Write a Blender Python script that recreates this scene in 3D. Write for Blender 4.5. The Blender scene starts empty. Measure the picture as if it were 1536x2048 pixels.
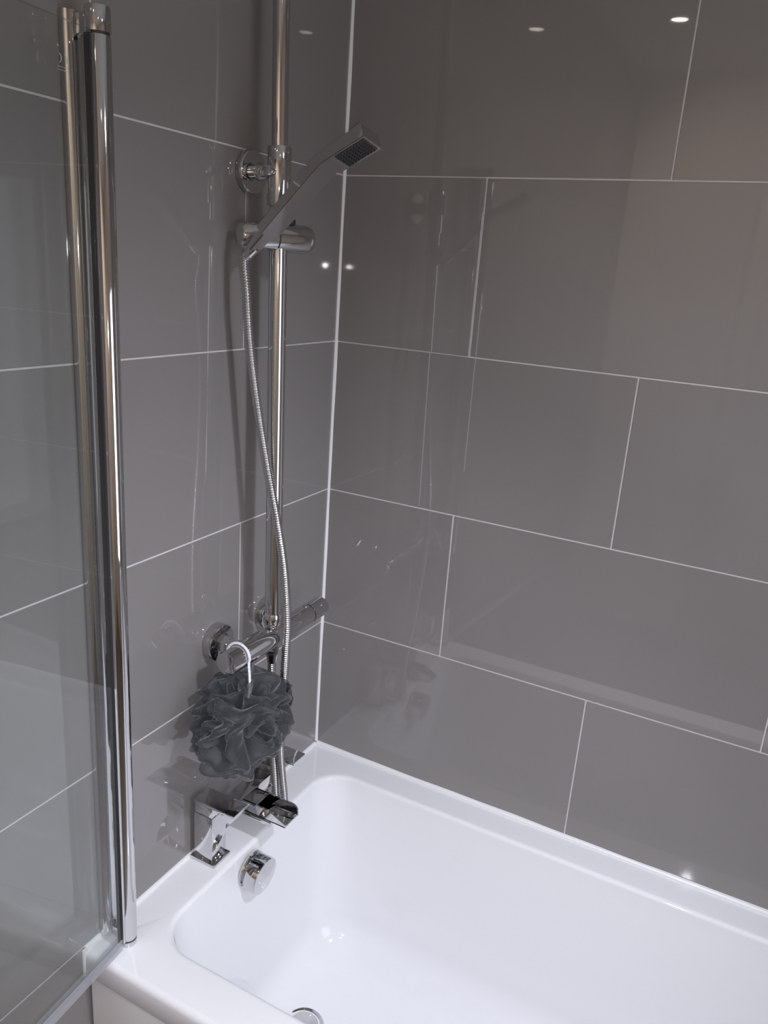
import bpy, bmesh, math, random
from mathutils import Vector, Matrix
random.seed(7)
PI = math.pi
S = bpy.context.scene
COL = S.collection
RIM = 0.55                      # bath rim above the floor; most coordinates below are given relative to the rim

# ------------------------------------------------------------------ camera
CX, CY, CZ = 0.8114, -1.3614, 1.0547 + RIM
YAW, PITCH, ROLL, FPX = 2.0334, -0.2992, 0.0723, 1578.6
fwd = Vector((math.cos(PITCH)*math.cos(YAW), math.cos(PITCH)*math.sin(YAW), math.sin(PITCH)))
rt0 = fwd.cross(Vector((0, 0, 1))).normalized(); up0 = rt0.cross(fwd)
rt = math.cos(ROLL)*rt0 + math.sin(ROLL)*up0
up = -math.sin(ROLL)*rt0 + math.cos(ROLL)*up0
cd = bpy.data.cameras.new('camera'); cam = bpy.data.objects.new('camera', cd); COL.objects.link(cam)
cd.sensor_fit = 'AUTO'; cd.sensor_width = 36.0; cd.lens = FPX*36/2048; cd.clip_start = 0.02
M = Matrix((rt, up, -fwd)).transposed().to_4x4(); M.translation = Vector((CX, CY, CZ)); cam.matrix_world = M
S.camera = cam

# ------------------------------------------------------------------ world, lights, exposure
w = bpy.data.worlds.new('world'); S.world = w; w.use_nodes = True
w.node_tree.nodes['Background'].inputs[0].default_value = (0.02, 0.02, 0.022, 1)
S.view_settings.view_transform = 'Standard'; S.view_settings.look = 'None'
S.view_settings.gamma = 1.0; S.view_settings.use_curve_mapping = False
S.view_settings.exposure = 0.0
CEIL = 1.905 + RIM

def spot(name, loc, power, color, size, blend, radius, direction):
    l = bpy.data.lights.new(name, 'SPOT'); o = bpy.data.objects.new(name, l); COL.objects.link(o)
    l.energy = power; l.color = color; l.spot_size = math.radians(size); l.spot_blend = blend; l.shadow_soft_size = radius
    o.location = loc; o.rotation_euler = Vector(direction).to_track_quat('-Z', 'Y').to_euler()
    return o
# the phone's own flash, a small LED beside the lens
FL = Vector((CX + 0.008, CY + 0.004, CZ - 0.006))
spot('phone_flash', FL, 36, (0.86, 0.88, 1.0), 80, 1.0, 0.006, Vector((.22, -.36, RIM-.1)) - FL)
spot('phone_flash_spill', FL, 8.5, (1.0, 0.94, 0.93), 170, 1.0, 0.006, Vector((.25, -.2, RIM+.5)) - FL)
# position, power, colour, cone, source radius, aim
DOWNLIGHTS = [((0.245, -1.69), 26, (1.0, .82, .68), 120, .026, (.35, -.75, -1)), ((1.12, -1.537), 13, (1.0, .82, .68), 125, .026, (-.2, -.45, -1)),
              ((1.55, -0.75), 108, (0.83, 0.86, 1.0), 68, .07, (-1.42, .33, -1.98))]  # last, cool one is added and unseen, to brighten bath and tap wall

# ------------------------------------------------------------------ materials
def mat(name, color=(.5, .5, .5), rough=.5, metal=0.0, ior=1.5, coat=0.0, noise=0.0, nscale=4.0, emit=None, estr=1.0, bump=0.0, bscale=200.0):
    m = bpy.data.materials.new(name); m.use_nodes = True
    nt = m.node_tree; b = nt.nodes['Principled BSDF']
    b.inputs['Base Color'].default_value = (*color, 1); b.inputs['Roughness'].default_value = rough
    b.inputs['Metallic'].default_value = metal; b.inputs['IOR'].default_value = ior
    b.inputs['Coat Weight'].default_value = coat; b.inputs['Coat Roughness'].default_value = 0.03
    if emit:
        b.inputs['Emission Color'].default_value = (*emit, 1); b.inputs['Emission Strength'].default_value = estr
    if noise or bump:
        tc = nt.nodes.new('ShaderNodeTexCoord')
        if noise:
            n = nt.nodes.new('ShaderNodeTexNoise'); n.inputs['Scale'].default_value = nscale; n.inputs['Detail'].default_value = 4
            r = nt.nodes.new('ShaderNodeValToRGB')
            r.color_ramp.elements[0].color = (*[c*(1-noise) for c in color], 1); r.color_ramp.elements[1].color = (*[c*(1+noise) for c in color], 1)
            r.color_ramp.elements[0].position = .3; r.color_ramp.elements[1].position = .7
            nt.links.new(tc.outputs['Object'], n.inputs['Vector']); nt.links.new(n.outputs['Fac'], r.inputs['Fac'])
            nt.links.new(r.outputs['Color'], b.inputs['Base Color'])
        if bump:
            n2 = nt.nodes.new('ShaderNodeTexNoise'); n2.inputs['Scale'].default_value = bscale
            bp = nt.nodes.new('ShaderNodeBump'); bp.inputs['Strength'].default_value = bump; bp.inputs['Distance'].default_value = 0.001
            nt.links.new(tc.outputs['Object'], n2.inputs['Vector']); nt.links.new(n2.outputs['Fac'], bp.inputs['Height'])
            nt.links.new(bp.outputs['Normal'], b.inputs['Normal'])
    return m

TILE = mat('glossy_taupe_tile', (0.228, 0.214, 0.207), 0.022, ior=1.62, noise=.04, nscale=2.5)
GROUT = mat('pale_grout', (0.60, 0.575, 0.565), 0.8, noise=.05, nscale=60)
SILICONE = mat('white_silicone', (0.80, 0.80, 0.80), 0.35)
ACRYLIC = mat('white_acrylic', (0.815, 0.815, 0.825), 0.05, noise=.005, nscale=1.5)
PANELW = mat('white_panel', (0.80, 0.785, 0.77), 0.3)
CHROME = mat('chrome', (0.66, 0.66, 0.67), 0.05, metal=1.0)
HOSEMETAL = mat('hose_metal', (0.60, 0.60, 0.61), 0.16, metal=1.0)
DARKSEAL = mat('dark_gasket', (0.03, 0.03, 0.032), 0.4)
BLACKP = mat('black_rubber', (0.02, 0.02, 0.022), 0.45)
SPRAY = mat('satin_spray_plate', (0.10, 0.10, 0.105), 0.25, metal=.6)
CORD = mat('white_cord', (0.78, 0.78, 0.82), 0.7)
PLASTER = mat('warm_white_paint', (0.84, 0.77, 0.68), 0.6, noise=.02, nscale=8)
CEILP = mat('ceiling_paint', (0.78, 0.76, 0.73), 0.8, noise=.02, nscale=8)
FLOORM = mat('floor_vinyl', (0.16, 0.13, 0.11), 0.35, noise=.15, nscale=9)
DOORM = mat('cream_door_paint', (0.84, 0.76, 0.66), 0.45)
PANE = mat('frosted_daylit_pane', (.8, .8, .8), 0.4, emit=(0.80, 0.87, 1.0), estr=3.1)
BRASSY = mat('brushed_bezel', (0.7, 0.7, 0.7), 0.25, metal=1.0)
LAMP = mat('lit_lamp_face', (1, 1, 1), 0.5, emit=(1.0, 0.90, 0.80), estr=26)

def glass_mat():
    m = bpy.data.materials.new('clear_screen_glass'); m.use_nodes = True; nt = m.node_tree; nt.nodes.clear()
    out = nt.nodes.new('ShaderNodeOutputMaterial'); mix = nt.nodes.new('ShaderNodeMixShader')
    tr = nt.nodes.new('ShaderNodeBsdfTransparent'); gl = nt.nodes.new('ShaderNodeBsdfGlossy'); fr = nt.nodes.new('ShaderNodeFresnel')
    tr.inputs[0].default_value = (0.955, 0.97, 0.965, 1); gl.inputs['Roughness'].default_value = 0.0; fr.inputs[0].default_value = 1.5
    ge = nt.nodes.new('ShaderNodeNewGeometry'); ma = nt.nodes.new('ShaderNodeMath'); ma.operation = 'MULTIPLY_ADD'
    ma.inputs[1].default_value = 1/1.5 - 1.5; ma.inputs[2].default_value = 1.5          # same Fresnel on both faces of the pane
    nt.links.new(ge.outputs['Backfacing'], ma.inputs[0]); nt.links.new(ma.outputs[0], fr.inputs[0])
    nt.links.new(fr.outputs[0], mix.inputs[0]); nt.links.new(tr.outputs[0], mix.inputs[1]); nt.links.new(gl.outputs[0], mix.inputs[2])
    nt.links.new(mix.outputs[0], out.inputs[0]); return m
GLASS = glass_mat()
def edge_mat(name, col, alpha):
    m = bpy.data.materials.new(name); m.use_nodes = True; nt = m.node_tree; b = nt.nodes['Principled BSDF']
    b.inputs['Base Color'].default_value = (*col, 1); b.inputs['Roughness'].default_value = 0.2; b.inputs['Alpha'].default_value = alpha
    return m
GLASSEDGE = edge_mat('glass_edge', (0.20, 0.25, 0.23), 0.55)
SEALCLEAR = edge_mat('clear_vinyl_seal', (0.55, 0.56, 0.60), 0.35)
ETCH = edge_mat('etched_mark', (0.7, 0.7, 0.7), 0.6)

def net_mat():
    m = bpy.data.materials.new('dark_grey_netting'); m.use_nodes = True; nt = m.node_tree; nt.nodes.clear()
    out = nt.nodes.new('ShaderNodeOutputMaterial'); mix = nt.nodes.new('ShaderNodeMixShader')
    tr = nt.nodes.new('ShaderNodeBsdfTransparent'); b = nt.nodes.new('ShaderNodeBsdfPrincipled'); tl = nt.nodes.new('ShaderNodeBsdfTranslucent')
    b.inputs['Base Color'].default_value = (0.075, 0.08, 0.085, 1); b.inputs['Roughness'].default_value = 0.55
    b.inputs['Sheen Weight'].default_value = 0.7; b.inputs['Sheen Roughness'].default_value = 0.4; b.inputs['Sheen Tint'].default_value = (.8, .82, .85, 1)
    tl.inputs[0].default_value = (0.12, 0.125, 0.13, 1)
    m2 = nt.nodes.new('ShaderNodeMixShader'); m2.inputs[0].default_value = .3
    uv = nt.nodes.new('ShaderNodeUVMap'); vo = nt.nodes.new('ShaderNodeTexVoronoi'); vo.feature = 'DISTANCE_TO_EDGE'; vo.inputs['Scale'].default_value = 420
    ra = nt.nodes.new('ShaderNodeValToRGB'); ra.color_ramp.elements[0].position = .10; ra.color_ramp.elements[1].position = .30
    ra.color_ramp.elements[0].color = (.72, .72, .72, 1); ra.color_ramp.elements[1].color = (.26, .26, .26, 1)
    nt.links.new(uv.outputs[0], vo.inputs['Vector']); nt.links.new(vo.outputs['Distance'], ra.inputs['Fac'])
    nt.links.new(ra.outputs['Color'], mix.inputs[0]); nt.links.new(tr.outputs[0], mix.inputs[1])
    nt.links.new(b.outputs[0], m2.inputs[1]); nt.links.new(tl.outputs[0], m2.inputs[2]); nt.links.new(m2.outputs[0], mix.inputs[2])
    nt.links.new(mix.outputs[0], out.inputs[0]); return m
NET = net_mat()

# ------------------------------------------------------------------ helpers (coordinates: z relative to the rim)
def link(name, bm, m, parent=None, smooth=True, angle=35, mats=None):
    me = bpy.data.meshes.new(name)
    bmesh.ops.recalc_face_normals(bm, faces=bm.faces[:])
    bm.to_mesh(me); bm.free()
    for mm in (mats or [m]): me.materials.append(mm)
    if smooth:
        me.shade_smooth(); me.set_sharp_from_angle(angle=math.radians(angle))
    o = bpy.data.objects.new(name, me); COL.objects.link(o)
    if parent is not None:
        q = parent; off = Vector((0, 0, 0))
        while q is not None: off += q.location; q = q.parent
        me.transform(Matrix.Translation(Vector((0, 0, RIM)) - off))
        o.parent = parent
    else:
        me.transform(Matrix.Translation((0, 0, RIM)))
    return o
def thing(name, label, cat, loc=(0, 0, 0), group=None):
    o = bpy.data.objects.new(name, None); COL.objects.link(o); o.location = (loc[0], loc[1], loc[2] + RIM)
    o['label'] = label; o['category'] = cat; o['kind'] = 'thing'
    if group: o['group'] = group
    return o
def struct(name, bm, m, label, cat, **k):
    o = link(name, bm, m, **k); o['kind'] = 'structure'; o['label'] = label; o['category'] = cat
    return o
def box(bm, lo, hi, bev=0.0, seg=2, mat4=None):
    lo, hi = Vector(lo), Vector(hi)
    r = bmesh.ops.create_cube(bm, size=1.0)
    vs = r['verts']
    for v in vs: v.co = Vector((lo[i] + (v.co[i]+.5)*(hi[i]-lo[i]) for i in range(3)))
    if bev:
        es = list({e for v in vs for e in v.link_edges})
        rb = bmesh.ops.bevel(bm, geom=es, offset=bev, segments=seg, affect='EDGES', profile=.5)
        vs = list({v for f in rb['faces'] for v in f.verts} | {v for v in vs if v.is_valid})
    if mat4 is not None:
        for v in vs: v.co = mat4 @ v.co
    return vs
def frame(axis, hint=(0, 0, 1)):
    a = Vector(axis).normalized(); h = Vector(hint)
    if abs(a.dot(h)) > .95: h = Vector((1, 0, 0))
    u = (h - a*h.dot(a)).normalized(); v = a.cross(u); return a, u, v
def lathe(bm, prof, origin, axis, n=32, cap=True, hint=(0, 0, 1)):
    a, u, v = frame(axis, hint); o = Vector(origin); rings = []
    for t, r in prof:
        if r < 1e-6: rings.append([bm.verts.new(o + a*t)])
        else: rings.append([bm.verts.new(o + a*t + u*r*math.cos(2*PI*k/n) + v*r*math.sin(2*PI*k/n)) for k in range(n)])
    for i in range(len(rings)-1):
        A, B = rings[i], rings[i+1]
        for k in range(n):
            k2 = (k+1) % n
            if len(A) == 1 and len(B) == 1: continue
            if len(A) == 1: bm.faces.new((A[0], B[k], B[k2]))
            elif len(B) == 1: bm.faces.new((A[k], B[0], A[k2]))
            else: bm.faces.new((A[k], B[k], B[k2], A[k2]))
    if cap:
        for R in (rings[0], rings[-1]):
            if len(R) > 2: bm.faces.new(R)
    return rings
def cyl(bm, p0, p1, r, n=32, bev=0.0, r1=None):
    p0, p1 = Vector(p0), Vector(p1); L = (p1-p0).length; r1 = r if r1 is None else r1
    if bev: prof = [(0, r-bev), (bev*.3, r-bev*.3), (bev, r), (L-bev, r1), (L-bev*.3, r1-bev*.3), (L, r1-bev)]
    else: prof = [(0, r), (L, r1)]
    lathe(bm, prof, p0, p1-p0, n)
def catmull(pts, n=12):
    P = [Vector(p) for p in pts]; P = [2*P[0]-P[1]] + P + [2*P[-1]-P[-2]]; out = []
    for i in range(1, len(P)-2):
        a, b, c, d = P[i-1:i+3]
        for k in range(n):
            t = k/n; out.append(.5*((2*b) + (c-a)*t + (2*a-5*b+4*c-d)*t*t + (3*b-a-3*c+d)*t**3))
    out.append(P[-2]); return out
def resample(pts, step):
    out = [pts[0].copy()]; acc = 0.0
    for i in range(1, len(pts)):
        a, b = pts[i-1], pts[i]; L = (b-a).length; t = step - acc
        while t <= L and L > 0: out.append(a.lerp(b, t/L)); t += step
        acc = (acc + L) % step if L >= step - acc else acc + L
    return out
def tube(bm, pts, rad, n=10, twist=0.0):
    rings = []; u = None
    for i, p in enumerate(pts):
        d = (pts[min(i+1, len(pts)-1)] - pts[max(i-1, 0)]).normalized()
        if u is None: u = frame(d)[1]
        else: u = (u - d*u.dot(d)).normalized()
        v = d.cross(u); r = rad(i) if callable(rad) else rad
        rings.append([bm.verts.new(p + (u*math.cos(2*PI*k/n + twist*i) + v*math.sin(2*PI*k/n + twist*i))*r) for k in range(n)])
    for A, B in zip(rings, rings[1:]):
        for k in range(n): bm.faces.new((A[k], A[(k+1) % n], B[(k+1) % n], B[k]))
    bm.faces.new(rings[0]); bm.faces.new(rings[-1])

# ------------------------------------------------------------------ room shell and tiles
PH, PW, Z0, JA, JC = 0.302, 0.602, 0.3071, 0.2827, 0.2945
XE, YB = 1.78, -2.45            # end wall and back wall of the bathroom
ZT, ZF = CEIL - RIM, -RIM
GAP, TD = 0.0026, 0.008
LEAN = 0.42
_tile_cache = {}
def tile_mesh(wd, ht):
    key = (round(wd, 4), round(ht, 4))
    if key in _tile_cache: return _tile_cache[key]
    bm = bmesh.new(); b = 0.0007
    def rect(z, i): return [bm.verts.new((sx*(wd/2-i), sy*(ht/2-i), z)) for sx, sy in ((-1, -1), (1, -1), (1, 1), (-1, 1))]
    A, B, C = rect(-TD, 0), rect(-b, 0), rect(0, b)
    for P, Q in ((A, B), (B, C)):
        for k in range(4): bm.faces.new((P[k], P[(k+1) % 4], Q[(k+1) % 4], Q[k]))
    bm.faces.new(C)
    me = bpy.data.meshes.new('tile'); bm.to_mesh(me); bm.free(); me.materials.append(TILE); _tile_cache[key] = me
    return me
def tiles(wall, along, extent, joint, lean):
    """along = function (s, z) -> (position, basis columns); extent = length of the wall; joint = first joint in even rows"""
    for i in range(-3, 6):
        z0 = Z0 + PH*i; z1 = min(z0 + PH, ZT); z0 = max(z0, ZF)
        if z1 - z0 < .02: continue
        even = (i % 2 == 0)
        s = joint + (0 if even else PW/2) - 2*PW
        while s < extent:
            a, b = max(s, 0.0), min(s + PW, extent)
            if b - a > .02:
                me = tile_mesh(b-a-GAP, z1-z0-GAP)
                o = bpy.data.objects.new('tile', me); COL.objects.link(o); o.parent = wall
                ml = along((a+b)/2, (z0+z1)/2 + RIM)
                if i == 2 and a == 0.0: ml = ml @ Matrix.Translation((0, 0, .0011)) @ Matrix.Rotation(math.radians(lean), 4, 'Y')     # slightly out of true, as laid
                o.matrix_local = ml
            s += PW
bm = bmesh.new(); box(bm, (-0.10, YB-.1, ZF), (-0.0009, 0.10, ZT)); wl = struct('wall_left', bm, GROUT, 'glossy taupe tiled tap wall behind the chrome shower column', 'wall', smooth=False)
bm = bmesh.new(); box(bm, (-0.0009, 0.0009, ZF), (XE+.1, 0.10, ZT)); wr = struct('wall_right', bm, GROUT, 'glossy taupe tiled long wall along the side of the white bath', 'wall', smooth=False)
# tile local axes: x = along the wall, y = up, z = out of the wall
tiles(wl, lambda s, z: Matrix(((0, 0, 1, 0.0), (1, 0, 0, -s), (0, 1, 0, z), (0, 0, 0, 1))), -YB, JC, LEAN)
tiles(wr, lambda s, z: Matrix(((1, 0, 0, s), (0, 0, -1, 0.0), (0, 1, 0, z), (0, 0, 0, 1))), XE, JA, -LEAN)
bm = bmesh.new(); box(bm, (XE, YB-.1, ZF), (XE+.1, 0.0, ZT)); struct('wall_end', bm, PLASTER, 'plain warm white wall at the foot of the bath', 'wall', smooth=False)
bm = bmesh.new(); box(bm, (0, YB-.1, ZF), (XE, YB, ZT)); struct('wall_back', bm, PLASTER, 'plain warm white wall facing the long tiled wall', 'wall', smooth=False)
bm = bmesh.new(); box(bm, (-.1, YB-.1, ZF-.1), (XE+.1, .1, ZF)); struct('floor', bm, FLOORM, 'dark brown floor in front of the bath', 'floor', smooth=False)
bm = bmesh.new(); box(bm, (-.1, YB-.1, ZT), (XE+.1, .1, ZT+.1)); struct('ceiling', bm, CEILP, 'white ceiling with recessed downlights', 'ceiling', smooth=False)
bm = bmesh.new(); box(bm, (.55, YB, ZF), (1.31, YB+.03, ZF+2.0), .004); d1 = struct('door_1', bm, DOORM, 'cream panelled door in the wall facing the bath', 'door')
for zlo, zhi in ((.12, .85), (1.0, 1.85)):
    for xlo, xhi in ((.63, .90), (.96, 1.23)):
        bm = bmesh.new(); box(bm, (xlo, YB+.03, ZF+zlo), (xhi, YB+.038, ZF+zhi), .006); link('door_panel', bm, DOORM, d1)

WY0, WY1, WZ0, WZ1 = -1.12, -.52, .02, 1.27
bm = bmesh.new(); box(bm, (XE-.012, WY0, WZ0), (XE-.006, WY1, WZ1)); win = struct('window_1', bm, PANE, 'tall frosted window with daylight at the foot of the bath', 'window', smooth=False)
for lo, hi in (((WY0-.05, WZ0-.05), (WY1+.05, WZ0)), ((WY0-.05, WZ1), (WY1+.05, WZ1+.05)), ((WY0-.05, WZ0), (WY0, WZ1)), ((WY1, WZ0), (WY1+.05, WZ1))):
    bm = bmesh.new(); box(bm, (XE-.030, lo[0], lo[1]), (XE, hi[0], hi[1]), .003); link('window_frame', bm, PANELW, win)

# silicone beads
def bead(name, p0, p1, r, label):
    bm = bmesh.new(); p0, p1 = Vector(p0), Vector(p1); n = 60; ph = random.random()*9
    pts = [p0.lerp(p1, k/n) for k in range(n+1)]
    tube(bm, pts, lambda i: r*(1 + .10*math.sin(i*.41+ph) + .07*math.sin(i*1.13+ph)), 10)
    return struct(name, bm, SILICONE, label, 'sealant')
bead('trim_1', (0.0, 0.0, 0.008), (0.0, 0.0, ZT), .0044, 'white silicone bead running up the corner between the two tiled walls')
bead('trim_2', (0.004, 0.0, 0.0015), (1.70, 0.0, 0.0015), .0058, 'white silicone bead between the long tiled wall and the bath rim')
t3 = bead('trim_3', (0.0, -0.004, 0.001), (0.0, -0.676, 0.001), .0046, 'white silicone bead between the tap wall and the bath rim')
bm = bmesh.new(); cyl(bm, (0.0005, -.678, -.050), (0.0005, -.678, 0.001), .004, 10); link('bead_end', bm, SILICONE, t3)

# ------------------------------------------------------------------ bath
bath = thing('bathtub', 'white acrylic bathtub with wide flat rim against both tiled walls', 'bathtub', (0.85, -0.34, -RIM))
def rrect(x0, x1, y0, y1, r, z, n=14):
    pts = []
    for cx, cy, a0 in ((x1-r, y1-r, 0), (x0+r, y1-r, 90), (x0+r, y0+r, 180), (x1-r, y0+r, 270)):
        for k in range(n+1):
            a = math.radians(a0 + 90*k/n); pts.append((cx + r*math.cos(a), cy + r*math.sin(a), z))
    # extra points on the long sides keep the shading even
    return pts
bm = bmesh.new(); rings = []
yF = -0.680
def ring(*a): rings.append([bm.verts.new(p) for p in rrect(*a)])
X0, X1, Y1 = 0.0015, 1.70, -0.0015
ring(X0, X1, yF+.02, Y1, .003, -.052); ring(X0, X1, yF+.003, Y1, .003, -.050); ring(X0, X1, yF, Y1, .003, -.046); ring(X0, X1, yF+.001, Y1, .003, -.012)
for a in (20, 40, 60, 80, 90):
    t = math.radians(a); ring(X0, X1, yF+.001+.011*(1-math.cos(t)), Y1, .003, -.012+.012*math.sin(t))
IX0, IX1, IY0, IY1 = .066, 1.635, -.612, -.060
ring(IX0-.001, IX1+.001, IY0-.001, IY1+.001, .070, .0)
ring(IX0+.003, IX1-.003, IY0+.003, IY1-.003, .068, .0)
for a in (15, 30, 45, 60, 75, 85):
    t = math.radians(a); q = .008*math.sin(t); ring(IX0+.003+q, IX1-.003-q, IY0+.003+q, IY1-.003-q, .068, -.008*(1-math.cos(t)))
b0x, b1x, b0y, b1y = IX0+.011, IX1-.011, IY0+.011, IY1-.011
NR = 10
for k in range(NR+1):                     # nearly straight walls
    f = k/NR; z = -.0085 - f*.298
    ring(b0x+.032*f, b1x-.20*f, b0y+.036*f, b1y-.036*f, .068+.022*f, z)
e0x, e1x, e0y, e1y = b0x+.032, b1x-.20, b0y+.036, b1y-.036
for a in range(8, 91, 8):                 # cove between walls and floor
    t = math.radians(a); q = .075*(1-math.cos(t)); ring(e0x+q, e1x-q*1.6, e0y+q, e1y-q, .09, -.3065-.075*math.sin(t))
ring(e0x+.14, e1x-.2, e0y+.13, e1y-.13, .06, -.384)
ring(e0x+.19, e1x-.4, e0y+.18, e1y-.18, .03, -.385)
n = len(rings[0])
for A, B in zip(rings, rings[1:]):
    for k in range(n): bm.faces.new((A[k], A[(k+1) % n], B[(k+1) % n], B[k]))
bm.faces.new(rings[-1])
link('tub_shell', bm, ACRYLIC, bath, angle=50)
bm = bmesh.new(); box(bm, (.003, -.670, -RIM), (1.70, -.652, -.054), .002); link('side_panel', bm, PANELW, bath)
bm = bmesh.new(); tube(bm, [Vector((.004+1.69*k/40, -.6725, -.0535)) for k in range(41)], .0035, 8); link('panel_seal', bm, SILICONE, bath)
# overflow filler knob on the end wall
OV = Vector((.0815, -.357, -.046))
bm = bmesh.new(); lathe(bm, [(0, .0355), (.003, .0365), (.006, .0355), (.0062, .029), (.010, .029), (.0102, .0335), (.0115, .0352), (.034, .0352), (.0362, .0345), (.0368, .033), (.0368, 0)], OV, (1, 0, -.07), 48)
link('overflow_knob', bm, CHROME, bath)
WC = Vector((.205, -.337, -.3845))
bm = bmesh.new(); lathe(bm, [(0, .041), (.003, .0405), (.0045, .038), (.0038, .034), (.0, .032), (-.003, .0315), (-.003, 0)], WC, (0, 0, 1), 48); wo = link('waste', bm, CHROME, bath)
bm = bmesh.new(); lathe(bm, [(-.003, .0285), (.006, .0285), (.008, .027), (.0105, .015), (.011, 0)], WC, (0, 0, 1), 40); link('plug', bm, CHROME, wo)

# ------------------------------------------------------------------ shower screen
PX, PY, PTOP = .0465, -.6300, 1.297
scr = thing('shower_screen', 'clear glass hinged shower screen with chrome pole at the bath edge', 'shower screen', (PX, PY, 0.002))
bm = bmesh.new()
ch = [(.001, -.0145), (.006, -.0145)] + [(.006 + .011*math.sin(math.radians(a)), -.0145*math.cos(math.radians(a))) for a in range(8, 180, 8)] + [(.006, .0145), (.001, .0145)]
lo_ = [bm.verts.new((x, PY+y, .003)) for x, y in ch]; hi_ = [bm.verts.new((x, PY+y, PTOP+.010)) for x, y in ch]
bm.faces.new(lo_); bm.faces.new(hi_)
for k in range(len(ch)): bm.faces.new((lo_[k], lo_[(k+1) % len(ch)], hi_[(k+1) % len(ch)], hi_[k]))
link('wall_channel', bm, CHROME, scr)
for zb, zt in ((.0015, .020), (PTOP-.014, PTOP+.008)):
    bm = bmesh.new(); box(bm, (.017, PY-.005, zb), (PX-.002, PY+.009, zt), .001); link('bracket', bm, CHROME, scr)
bm = bmesh.new(); lathe(bm, [(.012, 0), (.012, .0132), (.0135, .0138), (PTOP-.018, .0138), (PTOP-.0165, .0132), (PTOP-.0165, 0)], (PX, PY, 0), (0, 0, 1), 48); link('pole', bm, CHROME, scr)
bm = bmesh.new(); lathe(bm, [(PTOP-.0165, 0), (PTOP-.0165, .0125), (PTOP-.0135, .0125), (PTOP-.0135, 0)], (PX, PY, 0), (0, 0, 1), 32); link('pole_gasket', bm, DARKSEAL, scr)
bm = bmesh.new(); lathe(bm, [(PTOP-.0135, 0), (PTOP-.0135, .0142), (PTOP+.010, .0142), (PTOP+.0125, .0132), (PTOP+.0130, 0)], (PX, PY, 0), (0, 0, 1), 48); link('pole_cap', bm, CHROME, scr)
bm = bmesh.new(); lathe(bm, [(.0005, 0), (.0005, .0132), (.0085, .0132), (.0085, 0)], (PX, PY, 0), (0, 0, 1), 40); link('pole_foot', bm, CHROME, scr)
bm = bmesh.new(); lathe(bm, [(.0085, 0), (.0085, .0125), (.012, .0125), (.012, 0)], (PX, PY, 0), (0, 0, 1), 40); link('foot_gasket', bm, DARKSEAL, scr)
# glass leaf swung outwards: runs from the pole towards the room
GD = Vector((.085, -.9964, 0)).normalized(); GN = Vector((GD.y, -GD.x, 0))*-1      # GN points to +x
GTOP, GBOT, GL, GT = 1.2835, .010, .80, .006
def gpt(s, t, z): return Vector((PX, PY, 0)) + GD*s + GN*t + Vector((0, 0, z))
def slab(bm, s0, s1, t0, t1, z0, z1):
    v = [bm.verts.new(gpt(s, t, z)) for z in (z0, z1) for s, t in ((s0, t0), (s1, t0), (s1, t1), (s0, t1))]
    fs = [bm.faces.new([v[i] for i in q]) for q in ((0, 3, 2, 1), (4, 5, 6, 7), (0, 1, 5, 4), (1, 2, 6, 5), (2, 3, 7, 6), (3, 0, 4, 7))]
    return fs
bm = bmesh.new(); fs = slab(bm, .0150, GL, -GT/2, GT/2, GBOT, GTOP)
for i in (0, 1, 3, 5): fs[i].material_index = 1
link('glass_pane', bm, GLASS, scr, smooth=False, mats=[GLASS, GLASSEDGE])
bm = bmesh.new()
def stroke(pts, r=.00045):
    tube(bm, [gpt(s_, GT/2, z_) for s_, z_ in pts], r, 6)
MS, MZ = .0610, 1.244                                     # small etched approval mark, read from the other side
stroke([(MS - .0035*math.cos(math.radians(a)) + .0035, MZ + .0045*math.sin(math.radians(a))) for a in range(-80, 81, 16)])
stroke([(MS - .0085 - .0035*math.cos(math.radians(a)) + .0035, MZ + .0045*math.sin(math.radians(a))) for a in range(-80, 81, 16)])
stroke([(MS - .0085, MZ), (MS - .0060, MZ)])
for r_ in range(2):
    for k in range(5): stroke([(MS - .0085 + .0032*k, MZ - .0085 - .003*r_), (MS - .0085 + .0032*k + .0022, MZ - .0085 - .003*r_)], .0003)
em = link('etched_mark', bm, ETCH, scr); em['kind'] = 'stuff'
for t0, t1 in ((-.0058, -.0032), (.0032, .0058)):
    bm = bmesh.new(); slab(bm, .0115, .0175, t0, t1, .012, GTOP-.004); link('pole_clamp', bm, CHROME, scr, smooth=False)
bm = bmesh.new(); slab(bm, .0176, .0190, -.0042, .0042, .012, GTOP-.004); link('clamp_gasket', bm, DARKSEAL, scr, smooth=False)
bm = bmesh.new(); slab(bm, .018, GL, -.0048, .0048, .002, GBOT-.0002); slab(bm, .018, GL, .0034, .0046, GBOT-.0002, GBOT+.012); slab(bm, .018, GL, -.0046, -.0034, GBOT-.0002, GBOT+.012)
link('bottom_seal', bm, SEALCLEAR, scr, smooth=False)

# ------------------------------------------------------------------ shower column
RY = -.290
def riser_x(z): return .0545 + (1.40 - z)*(.0715-.0545)/(1.40-.43)
VX, VZ, VR = .072, .410, .0193
col = thing('shower_column', 'chrome thermostatic bar valve with tall riser pole and wall bracket', 'shower', (VX, RY, VZ))
bm = bmesh.new(); cyl(bm, (VX, -.400, VZ), (VX, -.178, VZ), VR, 48); link('valve_body', bm, CHROME, col)
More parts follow.
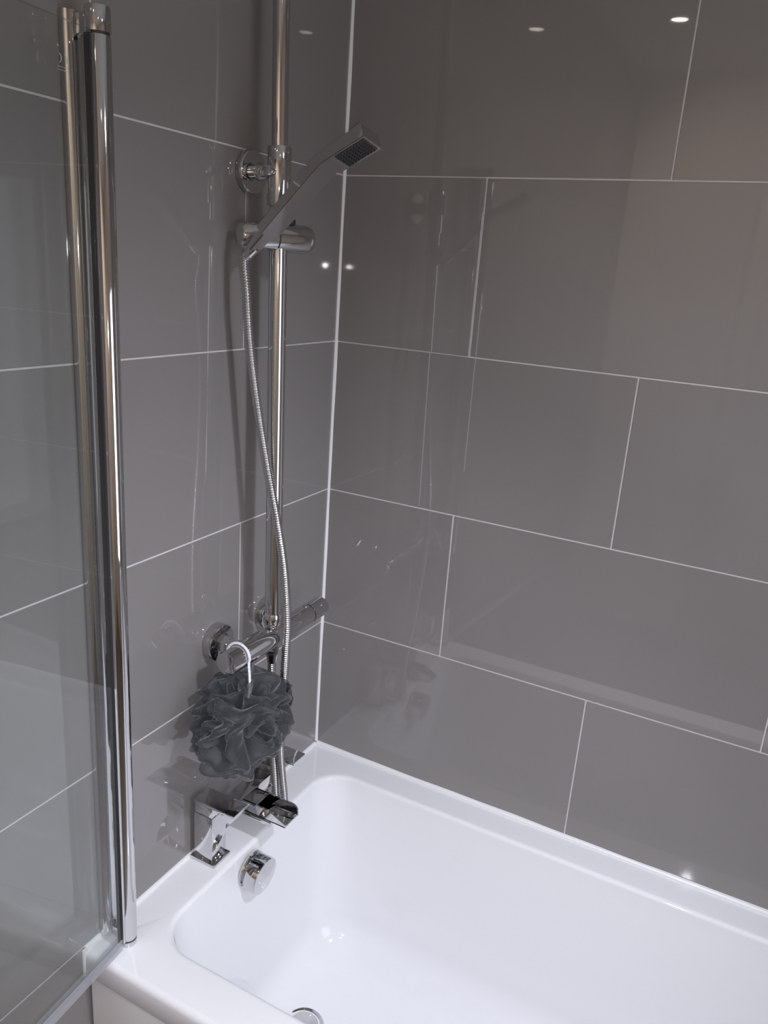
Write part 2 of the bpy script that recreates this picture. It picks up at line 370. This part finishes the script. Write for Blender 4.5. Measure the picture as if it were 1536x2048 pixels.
# left flow handle with an obliquely cut sleeve
bm = bmesh.new(); R = VR + .0012; N = 64; y0 = -.4235
A = []; 
for yy, rr in ((y0, 0), (y0, R-.0012), (y0+.0004, R-.0004), (y0+.0014, R)):
    A.append([bm.verts.new((VX, yy, VZ))] if rr == 0 else [bm.verts.new((VX+rr*math.cos(2*PI*k/N), yy, VZ+rr*math.sin(2*PI*k/N))) for k in range(N)])
def cut(k):
    a = 2*PI*k/N; return -.318 + .040*math.cos(a-math.radians(25))
for rr, dy in ((R, 0), (R-.001, .0005), (VR-.0005, .0005)):
    A.append([bm.verts.new((VX+rr*math.cos(2*PI*k/N), cut(k)+dy, VZ+rr*math.sin(2*PI*k/N))) for k in range(N)])
for P, Q in zip(A, A[1:]):
    for k in range(N):
        k2 = (k+1) % N
        bm.faces.new((P[0], Q[k], Q[k2]) if len(P) == 1 else (P[k], Q[k], Q[k2], P[k2]))
link('flow_handle', bm, CHROME, col)
bm = bmesh.new(); cyl(bm, (VX, -.177, VZ), (VX, -.1745, VZ), VR-.0012, 40); link('handle_joint', bm, DARKSEAL, col)
bm = bmesh.new(); lathe(bm, [(0, VR), (.040, VR), (.047, VR-.0012), (.052, VR-.0045), (.054, VR-.009), (.054, 0)], (VX, -.1745, VZ), (0, 1, 0), 48)
th = link('temperature_handle', bm, CHROME, col)
bm = bmesh.new(); cyl(bm, (VX, -.121, VZ), (VX, -.113, VZ), .006, 20, .001); link('end_stud', bm, CHROME, th)
bm = bmesh.new(); d = Vector((.25, 0, .97)).normalized(); c0 = Vector((VX-.004, -.186, VZ)); cyl(bm, c0+d*(VR-.003), c0+d*(VR+.0045), .0045, 20, .001); link('stop_button', bm, CHROME, th)
for yy in (-.365, -.215):
    bm = bmesh.new(); lathe(bm, [(.0008, 0), (.0008, .0325), (.0015, .0330), (.0155, .0330), (.0172, .0322), (.0178, .0310), (.0178, .014)], (0, yy, VZ), (1, 0, 0), 48, cap=False); fl = link('wall_flange', bm, CHROME, col)
    bm = bmesh.new(); lathe(bm, [(.012, .0165), (.034, .0165), (.0355, .0155)], (0, yy, VZ), (1, 0, 0), 6); cyl(bm, (.0355, yy, VZ), (.058, yy, VZ), .0135, 32); link('union_nut', bm, CHROME, fl)
# riser: lower tube, collar at the valve, thinner upper tube, clamp sleeve
def rp(z, dz=0): return Vector((riser_x(z), RY, z))
bm = bmesh.new(); cyl(bm, rp(VZ+.048), rp(1.135), .0142, 40); link('riser_tube', bm, CHROME, col)
bm = bmesh.new(); cyl(bm, rp(1.13), rp(1.88), .0122, 40); link('upper_tube', bm, CHROME, col)
bm = bmesh.new(); p = rp(VZ); lathe(bm, [(.014, .0115), (.024, .0115), (.0245, .0150), (.026, .0160), (.044, .0160), (.0455, .0150), (.0465, .0135), (.050, .0135)], (riser_x(VZ), RY, VZ), (0, 0, 1), 40); link('riser_collar', bm, CHROME, col)
BZ = 1.182
bm = bmesh.new(); cyl(bm, rp(BZ-.048), rp(BZ+.036), .0182, 40, .001); slv = link('clamp_sleeve', bm, CHROME, col)
bm = bmesh.new(); lathe(bm, [(.0008, 0), (.0008, .0315), (.002, .0322), (.011, .0322), (.0125, .0312), (.0128, .012), (.0128, 0)], (0, RY-.001, BZ), (1, 0, 0), 48); wb = link('wall_bracket', bm, CHROME, col)
bm = bmesh.new(); lathe(bm, [(.0125, .0110), (.020, .0110), (.0202, .0128), (.0215, .0135), (.026, .0135), (.036, .0095), (.0362, .0088), (.046, .0088)], (0, RY-.001, BZ), (1, 0, 0), 32)
link('bracket_arm', bm, CHROME, wb)
bx = riser_x(BZ); bm = bmesh.new(); cyl(bm, (bx-.004, RY-.030, BZ), (bx-.002, RY-.014, BZ), .0085, 28, .0018); link('clamp_screw', bm, CHROME, slv)
# hand shower slider
SZ = 1.088; sa = math.radians(62); SD = Vector((math.cos(sa), math.sin(sa), 0)); sc = Vector((riser_x(SZ), RY, SZ))
bm = bmesh.new(); lathe(bm, [(-.006, 0), (-.006, .0215), (.046, .0215), (.052, .0205), (.056, .017), (.0572, .010), (.0575, 0)], sc, SD, 48); sl = link('slider', bm, CHROME, col)
bm = bmesh.new(); lathe(bm, [(-.0085, 0), (-.0085, .0203), (-.006, .0203), (-.006, 0)], sc, SD, 40); link('slider_joint', bm, DARKSEAL, sl)
bm = bmesh.new(); lathe(bm, [(-.066, 0), (-.066, .0165), (-.062, .0190), (-.040, .0210), (-.0085, .0212), (-.0085, 0)], sc, SD, 48); link('holder_cradle', bm, CHROME, sl)
bm = bmesh.new(); q = sc + SD*.020 + Vector((0, 0, .020)); box(bm, q+Vector((-.006, -.004, -.002)), q+Vector((.006, .006, .009)), .001); link('release_button', bm, BLACKP, sl)

# ------------------------------------------------------------------ hand shower
R1, RB, RT = Vector((.0847, -.370, 1.0895)), Vector((.1811, -.370, 1.1845)), Vector((.2468, -.370, 1.2186))   # the sharp ridge between side face and spray face
EYE = Vector((CX, CY, CZ - RIM)); ROLLH = math.radians(57)
def hframe(d, p):
    """outward normals of the wide spray face and of the narrow side face for a bar along d"""
    c = Vector((.52, -.97, -.12)); c = (c - d*c.dot(d)).normalized(); q = c.cross(d)
    if q.z > 0: q = -q
    return (q*math.sin(ROLLH) + c*math.cos(ROLLH)), (-q*math.cos(ROLLH) + c*math.sin(ROLLH))
def bar(bm, ridge, ws, ts, bev=.0009):
    """rectangular bar hanging off its ridge line; ws = widths of the spray face, ts = widths of the side face"""
    rings = []
    for i, p in enumerate(ridge):
        d = (ridge[min(i+1, len(ridge)-1)]-ridge[max(i-1, 0)]).normalized(); n2, n1 = hframe(d, p)
        k = bev; W, T = ws[i], ts[i]
        loop = [(k, 0), (W-k, 0), (W, k), (W, T-k), (W-k, T), (k, T), (0, T-k), (0, k)]
        rings.append([bm.verts.new(p - n1*x - n2*y) for x, y in loop])
    for A, B in zip(rings, rings[1:]):
        for k in range(8): bm.faces.new((A[k], A[(k+1) % 8], B[(k+1) % 8], B[k]))
    bm.faces.new(rings[0]); bm.faces.new(rings[-1])
d1_, d2_ = (RB-R1).normalized(), (RT-RB).normalized()
n2a, n1a = hframe(d1_, R1); n2b, n1b = hframe(d2_, RB)
AX = R1 - n1a*.019 - n2a*.0075                      # centre of the lower end
E0 = AX - d1_*.046; E1 = AX
hs = thing('hand_shower', 'slim square chrome hand shower tilted upwards in the slider', 'hand shower', tuple(E0))
bm = bmesh.new(); bar(bm, [R1, R1.lerp(RB, .5), RB - d1_*.003, RB + d2_*.003, RB.lerp(RT, .5), RT], [.038, .041, .043, .043, .044, .045], [.0145, .015, .0155, .0155, .0175, .020])
link('handle', bm, CHROME, hs)
bm = bmesh.new(); q0 = R1 - n1a*.007 - n2a*.0015; bar(bm, [q0 - d1_*.034, q0 - d1_*.004, q0 + d1_*.002], [.021, .025, .025], [.0115, .012, .012], .002); link('handle_end', bm, CHROME, hs)
def hp(f, x, y): return RB.lerp(RT, f) - n1b*x + n2b*y
bm = bmesh.new(); P = [[hp(f, x, y) for f, x in ((.30, .005), (.96, .005), (.96, .039), (.30, .039))] for y in (-.001, .0012)]
vv = [[bm.verts.new(p) for p in r] for r in P]
bm.faces.new(vv[0]); bm.faces.new(vv[1])
for k in range(4): bm.faces.new((vv[0][k], vv[0][(k+1) % 4], vv[1][(k+1) % 4], vv[1][k]))
sf = link('spray_plate', bm, SPRAY, hs, smooth=False)
for i in range(9):
    for j in range(6):
        c = hp(.35+.56*i/8, .0085+.0054*j, .0010)
        bm = bmesh.new(); cyl(bm, c, c+n2b*.0028, .0011, 6, 0, .0008); link('nozzle', bm, BLACKP, sf, smooth=False)

# ------------------------------------------------------------------ shower hose
hose_pts = [E0.lerp(E1, .1), E0 - d1_*.012, (.0465, -.351, 1.000), (.0470, -.342, .930), (.0545, -.331, .840), (.068, -.3195, .740), (.085, -.309, .640), (.0985, -.300, .545), (.1045, -.2945, .455),
            (.1035, -.2935, .390), (.100, -.292, .320), (.0945, -.288, .240), (.090, -.280, .170), (.0875, -.268, .110), (.090, -.262, .060), (.093, -.262, .022), (.086, -.2655, .0095), (.076, -.267, .020), (.074, -.268, .060), (.0730, -.274, .120), (.0725, -.281, .190), (.0720, -.287, .270), (.0720, -.290, .340), (.0720, -.290, .366)]
ho = thing('shower_hose', 'ribbed chrome shower hose looping from hand shower down behind the tap', 'hose', (.0720, -.290, .010))
path = resample(catmull(hose_pts, 24), .0042/4)
hr = [.0062, .0077, .0077, .0062]
bm = bmesh.new(); tube(bm, path, lambda i: hr[i % 4], 12); link('ribbed_tube', bm, HOSEMETAL, ho, angle=80)
bm = bmesh.new(); lathe(bm, [(-.022, .0085), (-.016, .0090), (-.006, .0110), (-.001, .0118), (.006, .0118), (.008, .0105)], (VX, RY, VZ-.032), (0, 0, 1), 8); link('hose_nut', bm, CHROME, ho)
bm = bmesh.new(); cyl(bm, E0 - d1_*.006, E0 + d1_*.016, .0078, 24, .0008, .0092); link('hose_cone', bm, CHROME, ho)

# ------------------------------------------------------------------ bath tap
tap = thing('bath_tap', 'square chrome two-pillar bath filler with open waterfall spout on the rim', 'tap', (.032, -.32, 0.0))
HZ = .128
for yc in (-.4125, -.2285):
    bm = bmesh.new(); box(bm, (.0045, yc-.0235, .0003), (.0605, yc+.0235, .0065), .0008); link('base_plate', bm, CHROME, tap)
    bm = bmesh.new(); box(bm, (.0115, yc-.0195, .0065), (.0525, yc+.0195, .1005), .0008); link('pillar', bm, CHROME, tap)
    bm = bmesh.new(); box(bm, (.0125, yc-.0188, .1012), (.0520, yc+.0188, HZ-.0055), .0008); box(bm, (.0115, yc-.0205, HZ-.0055), (.1010, yc+.0205, HZ), .0008); link('lever_handle', bm, CHROME, tap)
bm = bmesh.new(); box(bm, (.0165, -.3925, .052), (.0500, -.2485, .0850), .0012); link('bridge', bm, CHROME, tap)
# spout: open trough with a rounded front lip
SY0, SY1, SX0, SX1, SB, ST = -.3420, -.2980, .0505, .1480, .0620, .0845
bm = bmesh.new()
box(bm, (SX0, SY0, SB), (SX1-.0005, SY1, SB+.0035), .0006)
def sidewall(ya, yb, frontx):
    pr_ = [(SX0, SB), (SX1, SB)] + ([(SX1, SB+.006), (frontx, ST)] if frontx < SX1-.02 else [(SX1 - .014 + .014*math.cos(math.radians(a)), ST - .014 + .014*math.sin(math.radians(a))) for a in range(0, 91, 10)]) + [(SX0, ST)]
    va = [bm.verts.new((x, ya, z)) for x, z in pr_]; vb = [bm.verts.new((x, yb, z)) for x, z in pr_]
    bm.faces.new(va); bm.faces.new(vb)
    m_ = len(pr_)
    for k in range(m_): bm.faces.new((va[k], va[(k+1) % m_], vb[(k+1) % m_], vb[k]))
sidewall(SY0, SY0+.0035, SX1-.040); sidewall(SY1-.0035, SY1, SX1-.008)
box(bm, (SX0, SY0, ST-.003), (SX0+.030, SY1, ST), .0006)
link('spout', bm, CHROME, tap)
bm = bmesh.new(); box(bm, (SX0-.002, SY0+.0015, SB-.0125), (SX1-.034, SY1-.0015, SB-.0040), .0008); box(bm, (SX0-.001, SY0+.003, SB-.004), (SX1-.040, SY1-.003, SB), .0003); link('spout_base', bm, CHROME, tap)

# ------------------------------------------------------------------ bath puff
PC = Vector((.0880, -.4020, .3040))
puff = thing('bath_puff', 'dark grey netted bath puff hanging by white cord from the shower valve', 'bath puff', tuple(PC))
bm = bmesh.new(); uvl = bm.loops.layers.uv.new('UVMap'); rnd = random.Random(11)
RAD = Vector((.080, .098, .084))
def petal(d, size, wid, gap, ph, amp, nu=22, nv=15):
    a, t, b = frame(d, (rnd.uniform(-1, 1), rnd.uniform(-1, 1), rnd.uniform(-1, 1)))
    grid = []; f1 = rnd.uniform(2.6, 4.8); bend = rnd.uniform(-.5, .5); droop = rnd.uniform(.0, .018)
    for i in range(nu+1):
        u = -1 + 2*i/nu; row = []
        for j in range(nv+1):
            v = -1 + 2*j/nv                     # -1 .. 1 : out, over the fold, back in
            k = 1 - abs(v)**2.4                 # 0 at the centre, 1 on the fold
            rr = size*(.12 + .88*k)*(1 - .18*u*u + .05*math.sin(f1*u*1.7+ph))
            side = math.sin(v*PI*.5)*gap*(.3 + k)
            ruf = amp*k*k*(math.sin(f1*u+ph) + .4*math.sin(2.3*f1*u+1.7*ph))
            p = a*rr + t*(u*wid*(.22+.78*k) + bend*rr*.2*u) + b*(side + ruf + bend*rr*rr*3*u)
            q = Vector((p.x*RAD.x, p.y*RAD.y, p.z*RAD.z))*10.2
            q.z -= droop*k
            if PC.y + q.y < -.395 or PC.x + q.x > .06: q.z = min(q.z, .078 - .05*max(0, abs(q.y+.02)))
            yy = PC.y + q.y
            if yy > -.326: q.x = max(q.x, .122 - PC.x - max(0, -.318 - yy)*4)      # outer folds lie in front of the hose
            if PC.x + q.x < .006: q.x = .006 - PC.x + .002*rnd.random()
            row.append(bm.verts.new(PC + q))
        grid.append(row)
    for i in range(nu):
        for j in range(nv):
            f = bm.faces.new((grid[i][j], grid[i+1][j], grid[i+1][j+1], grid[i][j+1]))
            for l, (uu, vv) in zip(f.loops, ((i, j), (i+1, j), (i+1, j+1), (i, j+1))): l[uvl].uv = (uu/nu*wid*2 + ph, vv/nv*size*2 + ph*2)
NP = 40
for k in range(NP):
    z = 1 - 2*(k+.5)/NP; r = math.sqrt(1-z*z); a = k*2.39996 + rnd.uniform(-.2, .2)
    petal((r*math.cos(a), r*math.sin(a), z), rnd.uniform(.084, .106), rnd.uniform(.044, .068), rnd.uniform(.008, .017), rnd.uniform(0, 6), rnd.uniform(.012, .021))
pm = link('netting', bm, NET, puff, angle=180); pm['kind'] = 'stuff'
bm = bmesh.new()
cy = -.392
cpts = [(.105, cy-.012, .350), (.1055, cy-.010, .380)]
for k in range(0, 11):
    a = math.radians(-15 + 230*k/10); cpts.append((VX+(R+.0040)*math.cos(a), cy + .004*math.sin(k*.3), VZ+(R+.0040)*math.sin(a)))
cpts += [(.062, cy+.002, .375), (.080, cy-.008, .352)]
cp = resample(catmull(cpts, 16), .0012)
tube(bm, cp, lambda i:   .0021, 8)
for ph in (0, PI):                                         # twisted strands
    pts = []
    for i, p in enumerate(cp):
        d = (cp[min(i+1, len(cp)-1)]-cp[max(i-1, 0)]).normalized(); _, u, v = frame(d, (0, 1, 0)); an = i*.55+ph
        pts.append(p + (u*math.cos(an)+v*math.sin(an))*.0011)
    tube(bm, pts, .0013, 6)
link('cord', bm, CORD, puff)

# ------------------------------------------------------------------ ceiling downlights
LBL = ['round recessed ceiling downlight nearest the tap wall, reflected in the right tiles', 'round recessed ceiling downlight in the middle of the bathroom ceiling', 'added cool ceiling downlight near the frosted window, unseen, brightening the bath and tap wall']
for k, ((x, y), pw, lc, cone, srad, aim) in enumerate(DOWNLIGHTS):
    t = thing('downlight', LBL[k], 'ceiling light', (x, y, ZT), 'recessed ceiling downlights')
    bm = bmesh.new(); lathe(bm, [(-.001, .026), (-.004, .027), (-.006, .031), (-.005, .040), (-.0005, .042)], (x, y, ZT), (0, 0, 1), 40, cap=False); link('bezel', bm, BRASSY, t)
    bm = bmesh.new(); lathe(bm, [(-.002, 0), (-.002, .0262)], (x, y, ZT), (0, 0, 1), 32, cap=False); link('lamp_face', bm, LAMP, t)
    spot('downlight_beam', (x, y, CEIL-.025), pw, lc, cone, 1.0 if k == 2 else .8, srad, aim)
